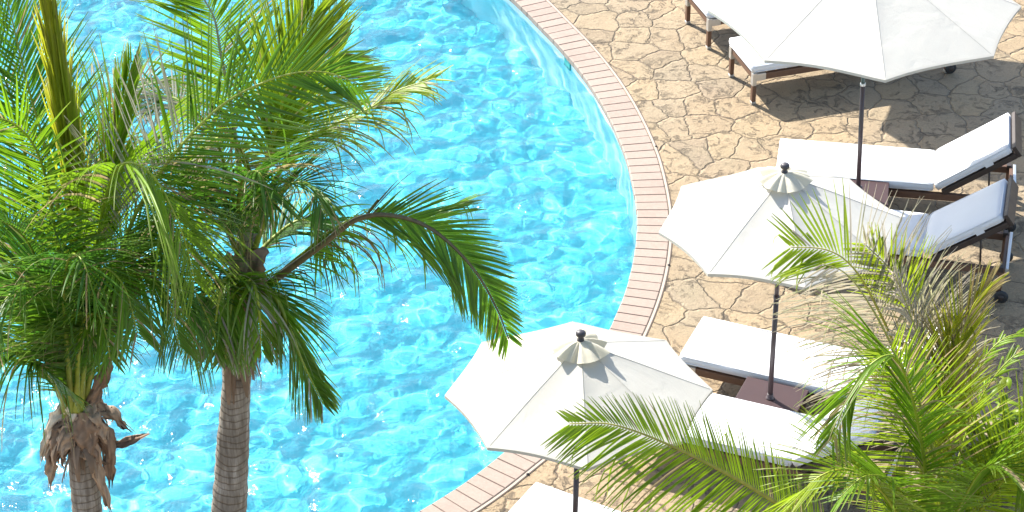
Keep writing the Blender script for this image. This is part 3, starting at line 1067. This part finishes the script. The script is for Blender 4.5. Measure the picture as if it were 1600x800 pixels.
# ---- palm at the left edge
gA = ground(150, 1030)
YA = gA.y
palmA = tag(empty("coconut_palm", gA), "leftmost palm with an upright yellow spear leaf and a ragged brown husk collar", "palm tree", P_GROUP)
def wparent(o, root):
    o.location = -Vector(root.location)
class PalmBuilder:
    def __init__(self, root, y):
        self.root, self.y, self.k = root, y, 0
    def frond(self, pts, **kw):
        self.k += 1
        kw.setdefault("seed", self.k + int(abs(self.y) * 10))
        f = make_frond(self.root, pts, self.y, **kw)
        wparent(f, self.root)
        return f
    def trunk(self, pts, rads):
        t = make_trunk(self.root, pts, self.y, rads); wparent(t, self.root)
    def sheath(self, pts, w, col, curl=0.5):
        self.k += 1
        s = sheath(self.root, pts, self.y, w, col, self.k); wparent(s, self.root)
A = PalmBuilder(palmA, YA)
A.trunk([gA - Vector((0, 0, 0.05)), (146, 940), (140, 850), (134, 770), (128, 700), (122, 640), (118, 600)], [0.17, 0.125, 0.112, 0.105, 0.105, 0.10, 0.05])
BR, BR2, BR3 = (0.25, 0.155, 0.095), (0.40, 0.275, 0.18), (0.70, 0.58, 0.43)
for pts, w, c in [
    ([(108, 640, -.08), (100, 672, -.13), (88, 694, -.17), (82, 722, -.17)], 0.13, BR),
    ([(104, 660, -.06), (92, 690, -.11), (80, 715, -.13), (78, 757, -.12)], 0.11, BR2),
    ([(128, 650, -.1), (140, 690, -.16), (152, 735, -.17), (170, 796, -.15)], 0.10, BR2),
    ([(120, 650, -.1), (112, 676, -.16), (100, 694, -.18), (90, 712, -.16)], 0.16, BR2),
    ([(138, 640, -.05), (156, 672, -.1), (170, 700, -.12), (172, 756, -.10)], 0.11, BR),
    ([(132, 655, 0), (155, 690, 0), (185, 695, 0), (226, 680, 0)], 0.085, BR),
    ([(130, 645, -.12), (130, 670, -.18), (138, 700, -.19), (146, 722, -.17)], 0.17, BR),
    ([(112, 690, -.1), (124, 700, -.15), (140, 712, -.17), (160, 722, -.14)], 0.10, BR2),
    ([(135, 620, .05), (158, 640, .05), (176, 650, .05), (198, 668, .05)], 0.11, BR2),
    ([(108, 628, -.03), (96, 648, -.08), (80, 668, -.1), (66, 716, -.1)], 0.10, BR3),
    ([(116, 610, -.06), (114, 630, -.10), (112, 650, -.12), (116, 676, -.12)], 0.13, BR3),
    ([(100, 620, 0.05), (90, 600, 0), (80, 580, -.05), (70, 558, -.08)], 0.08, BR3),
    ([(100, 600, 0.02), (88, 585, 0), (78, 575, -.02), (68, 572, -.02)], 0.10, BR2),
    ([(140, 630, -.05), (158, 596, -.06), (166, 575, -.06), (172, 550, -.06)], 0.10, BR),
    ([(128, 640, -.1), (140, 655, -.14), (152, 664, -.15), (166, 690, -.13)], 0.13, BR2),
]:
    A.sheath(pts, w, c)
def fibre_collar(root, y, cx, cy, r, n, spread, seed):
    rr = random.Random(seed)
    mb, cols = MB(), []
    c0 = upright(cx, cy, y)
    for k in range(n):
        a = rr.uniform(0, 2 * math.pi)
        h0 = rr.uniform(-.12, .16)
        p0 = c0 + Vector((math.cos(a) * r, math.sin(a) * r, h0))
        out = rr.uniform(.02, spread)
        Lh = rr.uniform(.10, .30)
        d = Vector((math.cos(a + rr.gauss(0, .5)), math.sin(a + rr.gauss(0, .5)), 0))
        pts = smooth_path([p0, p0 + d * out * .5 + Vector((0, 0, -.15 * Lh)), p0 + d * out * .9 + Vector((0, 0, -.6 * Lh)), p0 + d * out * rr.uniform(.7, 1.2) + Vector((0, 0, -Lh))], 7)
        w = rr.choice((.005, .010, .022, .035)) * rr.uniform(.7, 1.3)
        side = Vector((-d.y, d.x, rr.gauss(0, .3))).normalized()
        o = len(mb.v)
        j = rr.uniform(.6, 1.3)
        cc = tuple(x * j for x in lerp3(BR, BR2, rr.random()))
        for i, q in enumerate(pts):
            ww = w * (1 - .75 * i / 6)
            mb.v += [tuple(q - side * ww), tuple(q + d * ww * .5), tuple(q + side * ww)]
            cols += [(*cc, 1)] * 3
        for i in range(6):
            for s in (0, 1):
                mb.f.append((o + i * 3 + s, o + i * 3 + s + 1, o + i * 3 + s + 4, o + i * 3 + s + 3)); mb.mi.append(0); mb.sm.append(True)
    f = mb.build("husk_fibre", M['dead'], root, colors=cols)
    wparent(f, root)
fibre_collar(palmA, YA, 122, 668, .11, 130, .16, 5)
# spear
A.frond([(120, 640, 0), (124, 480, 0), (118, 330, 0), (98, 180, 0), (70, -10, 0)], L=0.62, n=70, ang=(5, 7), col=SPEAR, droop=0.1, lift=0.04, start=0.25, width=0.05, tatter=0.03, dry=0, tipdry=0.25, hint=(0.6, -1, 0))
A.frond([(121, 640, 0), (127, 480, 0.02), (124, 330, 0), (108, 190, 0), (84, 20, 0)], L=0.55, n=60, ang=(4, 6), col=lerp3(SPEAR, LIGHT, .4), droop=0.1, lift=0.04, start=0.25, width=0.05, tatter=0.03, dry=0, tipdry=0.3, hint=(-0.6, -1, 0))
# arching left, leaflets standing up
A.frond([(112, 640, 0), (100, 480, -.1), (88, 370, -.2), (65, 255, -.3), (30, 200, -.4), (-20, 185, -.5), (-90, 215, -.6)], L=0.72, n=66, col=lerp3(GREEN, LIGHT, .5), droop=0.35, lift=0.5, start=0.3, hint=(-0.3, -0.9, 0.6))
A.frond([(108, 640, 0.1), (80, 470, .3), (50, 300, .5), (20, 160, .7), (-30, 40, .9), (-80, -40, 1.0)], L=0.75, n=60, col=DEEP, droop=0.2, lift=0.3, start=0.3, hint=(0.2, -1, 0.2))
A.frond([(118, 640, 0.1), (110, 450, .3), (80, 270, .5), (40, 120, .7), (5, -30, .9)], L=0.6, n=56, col=GREEN, droop=0.3, lift=0.2, start=0.35, hint=(0.4, -1, 0.1))
# right arch, light green, long hanging leaflets
A.frond([(125, 640, -.1), (140, 480, -.25), (158, 340, -.4), (180, 268, -.5), (212, 256, -.6), (250, 290, -.7), (285, 365, -.8), (305, 440, -.85)], L=0.85, n=72, ang=(30, 50), col=lerp3(LIGHT, GREEN, .25), droop=1.5, lift=0.1, start=0.42, width=0.042, tatter=0.02, seed=5)
A.frond([(126, 640, 0), (146, 480, .05), (166, 330, .1), (185, 200, .1), (206, 100, .1)], L=0.5, n=50, ang=(9, 15), col=LIGHT, droop=0.15, lift=0.1, start=0.42, width=0.045, hint=(-.3, -1, 0))
# lower left
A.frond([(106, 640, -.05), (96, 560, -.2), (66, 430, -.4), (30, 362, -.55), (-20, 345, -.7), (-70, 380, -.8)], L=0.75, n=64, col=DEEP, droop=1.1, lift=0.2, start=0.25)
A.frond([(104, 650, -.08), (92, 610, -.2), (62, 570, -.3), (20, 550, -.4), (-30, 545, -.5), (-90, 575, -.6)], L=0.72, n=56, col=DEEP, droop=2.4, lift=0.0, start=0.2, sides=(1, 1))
A.frond([(108, 640, 0), (80, 500, .1), (40, 400, .2), (-10, 350, .3), (-60, 340, .4)], L=0.7, n=56, col=GREEN, droop=0.9, lift=0.3, start=0.25)
# front centre, hanging masses
A.frond([(118, 640, -.1), (124, 520, -.35), (140, 440, -.6), (165, 420, -.8), (195, 450, -1.0), (215, 520, -1.1)], L=0.72, n=60, col=GREEN, droop=1.8, lift=0.1, start=0.2)
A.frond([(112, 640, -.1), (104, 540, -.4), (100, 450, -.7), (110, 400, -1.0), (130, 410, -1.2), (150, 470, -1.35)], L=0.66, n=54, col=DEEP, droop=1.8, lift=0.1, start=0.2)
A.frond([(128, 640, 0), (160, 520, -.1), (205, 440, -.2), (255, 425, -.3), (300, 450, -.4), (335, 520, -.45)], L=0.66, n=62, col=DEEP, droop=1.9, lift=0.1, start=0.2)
A.frond([(126, 640, 0), (150, 500, 0), (190, 390, .1), (235, 340, .2), (285, 345, .3), (330, 400, .4)], L=0.62, n=60, col=lerp3(GREEN, LIGHT, .3), droop=1.3, lift=0.2, start=0.25)
A.frond([(112, 640, .05), (118, 470, .3), (130, 330, .6), (150, 220, .8), (185, 150, 1.0), (240, 122, 1.2), (285, 160, 1.3)], L=0.55, n=60, col=GREEN, droop=0.8, lift=0.2, start=0.35, dry=0.3, tatter=0.2, dry_col=TAN)
A.frond([(114, 640, -.08), (120, 560, -.2), (128, 520, -.35), (135, 515, -.5), (140, 550, -.6)], L=0.5, n=40, col=GREEN, droop=2.0, start=0.1)
A.frond([(102, 640, -.02), (84, 540, .1), (50, 470, .3), (10, 440, .4), (-40, 450, .5)], L=0.62, n=50, col=GREEN, droop=1.5, start=0.2)
A.frond([(122, 640, -.1), (142, 520, -.3), (180, 440, -.5), (225, 430, -.65), (262, 470, -.75), (280, 540, -.8)], L=0.66, n=58, col=lerp3(DEEP, GREEN, .4), droop=2.2, lift=0.1, start=0.2, tatter=.1)
A.frond([(110, 640, -.1), (96, 540, -.3), (70, 470, -.5), (35, 450, -.7), (0, 480, -.85), (-20, 540, -.95)], L=0.7, n=56, col=DEEP, droop=2.0, lift=0.1, start=0.2, tatter=.1)
A.frond([(120, 640, -.12), (122, 560, -.3), (130, 505, -.5), (150, 490, -.65), (165, 520, -.75), (172, 560, -.8)], L=0.5, n=46, col=GREEN, droop=2.4, start=0.15, tatter=.1)
# long frond reaching up and right behind the second palm
A.frond([(130, 640, 0), (165, 480, -.2), (205, 350, -.4), (265, 250, -.5), (345, 166, -.5), (430, 122, -.5), (500, 112, -.48), (560, 130, -.45)], L=0.66, n=78, ang=(32, 58), col=GREEN, stalk=(0.30, 0.36, 0.04), droop=0.25, lift=0.15, start=0.34, dry=0.02, dry_col=ASH, dry_side=-1, dry_range=(0.0, 0.5), tatter=0.05, hint=(-.3, -1, .5), seed=21)

# ---- second palm
gB = ground(340, 1010)
YB = gB.y
palmB = tag(empty("coconut_palm", gB), "palm with a bare ringed grey trunk and one long frond arching right over the water", "palm tree", P_GROUP)
B = PalmBuilder(palmB, YB)
B.trunk([gB - Vector((0, 0, 0.05)), (345, 930), (352, 850), (359, 780), (364, 690), (370, 590), (377, 480), (384, 400), (388, 340)], [0.19, 0.15, 0.132, 0.125, 0.115, 0.10, 0.10, 0.095, 0.05])
for pts, w, c in [
    ([(372, 470, -.08), (368, 500, -.14), (362, 530, -.16), (356, 560, -.16)], 0.16, BR2),
    ([(384, 460, -.1), (388, 500, -.14), (392, 530, -.15), (398, 556, -.15)], 0.15, BR),
    ([(378, 400, -.1), (374, 430, -.14), (372, 455, -.16), (370, 480, -.16)], 0.18, BR2),
    ([(392, 390, -.1), (396, 420, -.14), (398, 450, -.14), (402, 472, -.13)], 0.16, BR),
    ([(378, 520, -.1), (377, 545, -.13), (376, 565, -.14), (377, 582, -.13)], 0.15, BR2),
]:
    B.sheath(pts, w, c)
fibre_collar(palmB, YB, 378, 440, .10, 70, .10, 6)
fibre_collar(palmB, YB, 374, 545, .10, 60, .07, 7)
# the long right frond: ragged inner half, full tip
B.frond([(392, 470, 0), (422, 443, -.05), (500, 385, -.15), (560, 342, -.2), (620, 338, -.25), (680, 362, -.3), (738, 418, -.35), (775, 480, -.38), (795, 530, -.4)], L=0.48, n=96, sides=(0.75, 1.0), ang=(30, 44), col=lerp3(GREEN, LIGHT, .2), droop=lambda t: 4.5 if t < .36 else 0.6, lift=lambda t: -1.6 if t < .36 else 0.12, start=0.12, dry=lambda t: .3 if t < .4 else .03, tatter=lambda t: .45 if t < .42 else .04, dry_col=(0.16, 0.10, 0.05), hint=(-.1, -.75, 0.75), seed=3, tipdry=0.2, radius=0.026, stalk=(0.13, 0.10, 0.04))
B.frond([(392, 470, 0.05), (470, 400, -.05), (548, 345, -.1), (640, 344, -.1), (725, 316, -.1)], L=0.4, n=34, ang=(14, 22), col=GREEN, droop=0.9, lift=0.0, start=0.62, dry=0.2, tatter=0.2, seed=33)
# upper right, ragged
B.frond([(390, 380, 0), (425, 290, .1), (470, 225, .2), (520, 196, .25), (580, 168, .3), (620, 142, .3), (682, 122, .3)], L=0.45, n=70, ang=(30, 50), col=lerp3(LIGHT, YELLOW, .3), droop=1.5, lift=0.1, start=0.3, dry=0.4, tatter=0.35, dry_col=lerp3(TAN, DEEP, .4), seed=8)
# top
B.frond([(384, 380, .1), (374, 270, .3), (360, 160, .5), (345, 85, .6), (335, 30, .65), (314, -10, .7), (285, -70, .75)], L=0.5, n=66, ang=(40, 60), col=lerp3(GREEN, LIGHT, .6), droop=0.3, lift=0.1, start=0.42, stalk=(0.36, 0.36, 0.2), hint=(0.2, -1, .1), seed=9)
# broad yellow-green fan
B.frond([(388, 380, 0), (408, 290, .05), (432, 200, .1), (455, 110, .1), (490, 20, .1)], L=0.66, n=52, ang=(16, 30), col=lerp3(LIGHT, YELLOW, .25), droop=0.15, lift=0.1, start=0.40, width=0.045, tatter=0.03, hint=(-.2, -1, .1), seed=10)
B.frond([(386, 380, 0.05), (410, 270, .2), (445, 170, .3), (490, 110, .4), (535, 80, .5)], L=0.6, n=60, ang=(35, 55), col=LIGHT, droop=0.3, lift=0.2, start=0.4, hint=(-.3, -1, .4), seed=11)
# bleached back frond between the palms
B.frond([(380, 380, .05), (350, 310, .1), (300, 260, .2), (250, 245, .3), (210, 270, .35), (190, 320, .4)], L=0.5, n=56, ang=(50, 70), col=GREEN, droop=0.9, lift=0.2, start=0.25, dry=0.45, dry_col=ASH, tatter=0.2, seed=12)
B.frond([(382, 380, .1), (360, 290, .2), (335, 215, .3), (300, 170, .4), (255, 150, .5), (215, 170, .25)], L=0.5, n=56, ang=(45, 65), col=GREEN, droop=0.6, lift=0.3, start=0.3, dry=0.8, dry_col=ASH, tatter=0.15, seed=13)
B.frond([(384, 370, 0), (395, 300, .0), (380, 240, -.05), (350, 215, -.1), (320, 230, -.15), (300, 270, -.2)], L=0.5, n=50, ang=(40, 60), col=lerp3(GREEN, YELLOW, .3), droop=1.2, start=0.3, dry=0.35, tatter=0.2, seed=14)
# dark dense skirt round the trunk top
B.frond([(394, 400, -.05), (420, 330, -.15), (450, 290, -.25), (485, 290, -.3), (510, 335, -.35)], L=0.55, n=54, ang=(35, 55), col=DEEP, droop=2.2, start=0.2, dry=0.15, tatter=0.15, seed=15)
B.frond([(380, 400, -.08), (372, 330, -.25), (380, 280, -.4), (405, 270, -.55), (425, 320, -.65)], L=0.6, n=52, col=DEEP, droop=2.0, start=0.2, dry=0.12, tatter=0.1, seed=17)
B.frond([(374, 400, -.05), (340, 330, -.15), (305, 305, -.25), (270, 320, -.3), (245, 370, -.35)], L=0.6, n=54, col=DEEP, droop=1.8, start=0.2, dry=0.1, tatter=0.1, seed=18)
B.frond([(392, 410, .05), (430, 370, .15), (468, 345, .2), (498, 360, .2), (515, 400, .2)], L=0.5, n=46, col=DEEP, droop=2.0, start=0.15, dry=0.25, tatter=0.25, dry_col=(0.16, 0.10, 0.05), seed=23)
# low hanging
B.frond([(388, 460, -.08), (425, 462, -.2), (448, 500, -.3), (470, 560, -.35), (505, 632, -.38)], L=0.40, n=50, ang=(20, 34), col=GREEN, droop=1.3, lift=0.0, start=0.1, dry=0.08, seed=24, dry_col=ASH)
B.frond([(380, 460, -.1), (372, 450, -.25), (362, 470, -.4), (356, 520, -.48), (352, 560, -.5)], L=0.42, n=30, ang=(24, 40), col=GREEN, droop=1.6, start=0.1, dry=0.2, seed=25, tatter=0.2, dry_col=ASH)
B.frond([(374, 460, -.05), (340, 445, -.15), (312, 465, -.2), (300, 520, -.25), (295, 560, -.28)], L=0.5, n=30, ang=(26, 44), col=lerp3(GREEN, LIGHT, .4), droop=1.8, start=0.1, dry=0.1, seed=26, tatter=0.2)
B.frond([(390, 455, -.05), (412, 445, -.12), (432, 470, -.18), (440, 510, -.2)], L=0.4, n=36, ang=(24, 40), col=GREEN, droop=1.8, start=0.1, dry=0.2, seed=27)

B.frond([(382, 460, -.12), (390, 440, -.3), (400, 455, -.42), (406, 500, -.48), (408, 550, -.5)], L=0.42, n=30, ang=(24, 40), col=lerp3(GREEN, LIGHT, .4), droop=1.8, start=0.1, dry=0.15, seed=61, tatter=0.2, dry_col=ASH)
B.frond([(376, 450, -.14), (366, 430, -.32), (350, 440, -.45), (338, 490, -.52), (334, 550, -.55)], L=0.45, n=30, ang=(24, 40), col=GREEN, droop=1.8, start=0.1, dry=0.1, seed=62, tatter=0.2, dry_col=ASH)

# ---- palm at the lower right
gC = ground(1450, 1190)
YC = gC.y
palmC = tag(empty("coconut_palm", gC), "palm at the lower right corner with yellow and dried grey fronds hiding its trunk", "palm tree", P_GROUP)
Cp = PalmBuilder(palmC, YC)
Cp.trunk([gC - Vector((0, 0, 0.05)), (1448, 1120), (1445, 1040), (1442, 960), (1440, 900)], [0.18, 0.14, 0.12, 0.11, 0.06])
O = (1442, 930)
# low left frond over the canopy
Cp.frond([(*O, 0), (1360, 872, .0), (1240, 802, -.05), (1150, 748, -.1), (1050, 697, -.15), (960, 664, -.2), (890, 662, -.25)], L=0.70, n=84, ang=(36, 66), col=lerp3(LIGHT, YELLOW, .15), droop=1.0, lift=0.05, start=0.30, sides=(1.0, 0.5), hint=(0.25, -.55, 0.8), stalk=(0.40, 0.36, 0.05), seed=41, tatter=0.05, dry=0.04, radius=0.022)
# upright main frond
Cp.frond([(*O, 0), (1470, 840, -.1), (1470, 760, -.2), (1454, 690, -.3), (1434, 620, -.35), (1412, 575, -.4), (1392, 545, -.42)], L=0.62, n=66, ang=(42, 62), col=lerp3(LIGHT, YELLOW, .25), droop=0.5, lift=0.1, start=0.15, hint=(-.1, -1, .5), stalk=(0.38, 0.40, 0.06), seed=42, dry=0.08)
# two fronds reaching far up, green tips, dried bleached sides
Cp.frond([(*O, .1), (1445, 800, .2), (1435, 680, .3), (1405, 560, .4), (1361, 462, .5), (1328, 413, .5), (1290, 390, .5), (1235, 386, .5)], L=0.66, n=72, ang=(40, 60), col=lerp3(LIGHT, YELLOW, .3), droop=0.7, lift=0.1, start=0.38, hint=(0.3, -1, .6), stalk=(0.50, 0.44, 0.06), seed=43, dry=lambda t: 1.0 if t < .76 else .1, dry_col=(0.40, 0.345, 0.32), tatter=0.10, radius=0.02)
Cp.frond([(*O, .15), (1462, 800, .3), (1462, 680, .45), (1448, 560, .55), (1420, 470, .6), (1390, 420, .6), (1350, 380, .6)], L=0.46, n=80, ang=(32, 50), col=lerp3(LIGHT, YELLOW, .45), droop=0.9, lift=0.15, start=0.40, hint=(0.2, -1, .4), stalk=(0.45, 0.40, 0.08), seed=44, dry=lambda t: 1.0 if t < .62 else .3, dry_col=(0.42, 0.36, 0.33), tatter=0.12)
Cp.frond([(*O, .1), (1444, 800, .1), (1430, 660, .1), (1395, 545, .15), (1350, 462, .2), (1318, 425, .2), (1285, 412, .2)], L=0.58, n=60, ang=(44, 64), col=(0.42, 0.36, 0.33), dry=1.0, dry_col=(0.46, 0.39, 0.33), droop=0.75, lift=0.1, start=0.45, sides=(1.0, 0.0), hint=(0.3, -1, .6), stalk=(0.45, 0.40, 0.10), seed=63, tatter=0.15)
Cp.frond([(*O, .15), (1456, 800, .2), (1456, 660, .3), (1440, 550, .35), (1418, 480, .4), (1398, 430, .4)], L=0.36, n=52, ang=(20, 36), col=(0.42, 0.36, 0.33), dry=1.0, dry_col=(0.50, 0.43, 0.38), droop=1.6, lift=0.2, start=0.5, stalk=(0.45, 0.40, 0.10), seed=64, tatter=0.2)
# yellow upright bundle
Cp.frond([(*O, .1), (1470, 800, .2), (1485, 670, .3), (1495, 560, .35), (1520, 480, .35), (1550, 440, .35)], L=0.45, n=70, ang=(14, 28), col=lerp3(YELLOW, LIGHT, .2), droop=0.7, lift=0.1, start=0.45, seed=45, dry=0.55, dry_col=TAN, tatter=0.15)
Cp.frond([(*O, .1), (1462, 800, .25), (1470, 670, .35), (1478, 570, .4), (1490, 500, .4)], L=0.45, n=60, ang=(16, 30), col=YELLOW, droop=1.2, lift=0.1, start=0.45, seed=46, dry=0.45, dry_col=TAN, tatter=0.2)
Cp.frond([(*O, .1), (1455, 790, .2), (1440, 660, .3), (1425, 560, .3), (1400, 520, .3)], L=0.5, n=56, ang=(30, 46), col=lerp3(YELLOW, TAN, .6), droop=1.2, start=0.4, seed=47, dry=0.85, dry_col=ASH, tatter=0.2)
# long arching strap to the left with hanging leaflets
Cp.frond([(*O, -.05), (1450, 780, -.3), (1430, 640, -.5), (1400, 560, -.6), (1360, 570, -.7), (1325, 620, -.75), (1300, 690, -.8)], L=0.62, n=64, ang=(22, 38), col=lerp3(GREEN, LIGHT, .5), droop=1.3, lift=0.05, start=0.40, seed=48, dry=0.1, tatter=0.08)
Cp.frond([(*O, -.1), (1420, 840, -.3), (1380, 770, -.45), (1330, 735, -.6), (1280, 745, -.7), (1235, 790, -.75)], L=0.62, n=60, ang=(36, 56), col=lerp3(LIGHT, YELLOW, .3), droop=0.8, lift=0.2, start=0.2, seed=49)
Cp.frond([(*O, -.1), (1440, 850, -.4), (1420, 790, -.6), (1390, 750, -.8), (1350, 745, -.95), (1310, 780, -1.05)], L=0.6, n=56, ang=(40, 60), col=lerp3(GREEN, LIGHT, .5), droop=0.8, lift=0.3, start=0.2, seed=50)
# to the right
Cp.frond([(*O, 0), (1490, 860, -.1), (1545, 780, -.2), (1600, 715, -.3), (1670, 690, -.35), (1740, 720, -.4)], L=0.62, n=60, ang=(34, 52), col=lerp3(LIGHT, YELLOW, .3), droop=0.6, lift=0.2, start=0.2, hint=(-.2, -.8, .7), seed=51)
Cp.frond([(*O, -.05), (1470, 850, -.25), (1510, 770, -.4), (1540, 730, -.5), (1580, 735, -.6), (1620, 790, -.65)], L=0.6, n=54, ang=(38, 58), col=lerp3(GREEN, LIGHT, .5), droop=0.9, lift=0.2, start=0.2, seed=53)
# thin bare arching ones
Cp.frond([(*O, .3), (1465, 760, .5), (1510, 620, .7), (1550, 545, .8), (1600, 520, .9), (1680, 530, 1.0)], L=0.14, n=40, ang=(20, 30), col=LIGHT, droop=1.5, start=0.5, tatter=0.45, seed=56, radius=0.012)
Cp.frond([(*O, .3), (1480, 780, .5), (1520, 650, .7), (1565, 575, .8), (1610, 545, .9), (1680, 545, 1.0)], L=0.14, n=40, ang=(20, 30), col=LIGHT, droop=1.5, start=0.5, tatter=0.45, seed=57, radius=0.012)

# ---- leafy shrub beside the lower right palm
gS = ground(1560, 775)
shrub = tag(empty("leafy_shrub", gS), "low shrub of small light green drooping leaves beside the yellow palm fronds", "shrub")
rr = random.Random(77)
stems, lv, lc = MB(), MB(), []
for k in range(26):
    a = rr.uniform(0, 2 * math.pi); sp = rr.uniform(0.05, 0.5); hh = rr.uniform(0.45, 0.95)
    p0 = Vector((rr.gauss(0, .06), rr.gauss(0, .06), -0.02))
    p3 = p0 + Vector((math.cos(a) * sp, math.sin(a) * sp, hh))
    mid = p0.lerp(p3, .5) + Vector((-math.cos(a) * .06, -math.sin(a) * .06, .08))
    path = smooth_path([p0, mid, p3], 14)
    stems.tube(path, [0.009 - 0.0005 * i for i in range(14)], 5)
    for i in range(4, 14):
        for _ in range(2):
            a2 = rr.uniform(0, 6.28)
            d = Vector((math.cos(a2), math.sin(a2), rr.uniform(-.1, .7))).normalized()
            Lf, wd = rr.uniform(.12, .24), rr.uniform(.016, .028)
            W = d.cross(Vector((rr.gauss(0, .3), rr.gauss(0, .3), 1))).normalized()
            p = path[i].copy()
            j = rr.uniform(.7, 1.25)
            c = tuple(x * j for x in lerp3(LIGHT, lerp3(YELLOW, GREEN, .3), rr.random() * .6))
            rows = []
            for s in range(6):
                u = s / 5
                w = wd * math.sin(math.pi * min(1, u * .93 + .07)) + .001
                B = d.cross(W)
                rows += [p - W * w, p - B * w * .4, p + W * w]
                d = (d + Vector((0, 0, -.28))).normalized(); W = (W - d * W.dot(d)).normalized()
                p = p + d * Lf / 5
            o = len(lv.v); lv.v += [tuple(x) for x in rows]; lc += [(*c, 1)] * len(rows)
            for s in range(5):
                for q in (0, 1):
                    lv.f.append((o + s * 3 + q, o + s * 3 + q + 1, o + s * 3 + q + 4, o + s * 3 + q + 3)); lv.mi.append(0); lv.sm.append(True)
stems.build("stem", M['wood'], shrub)
lv.build("crown", M['leaf'], shrub, colors=lc)
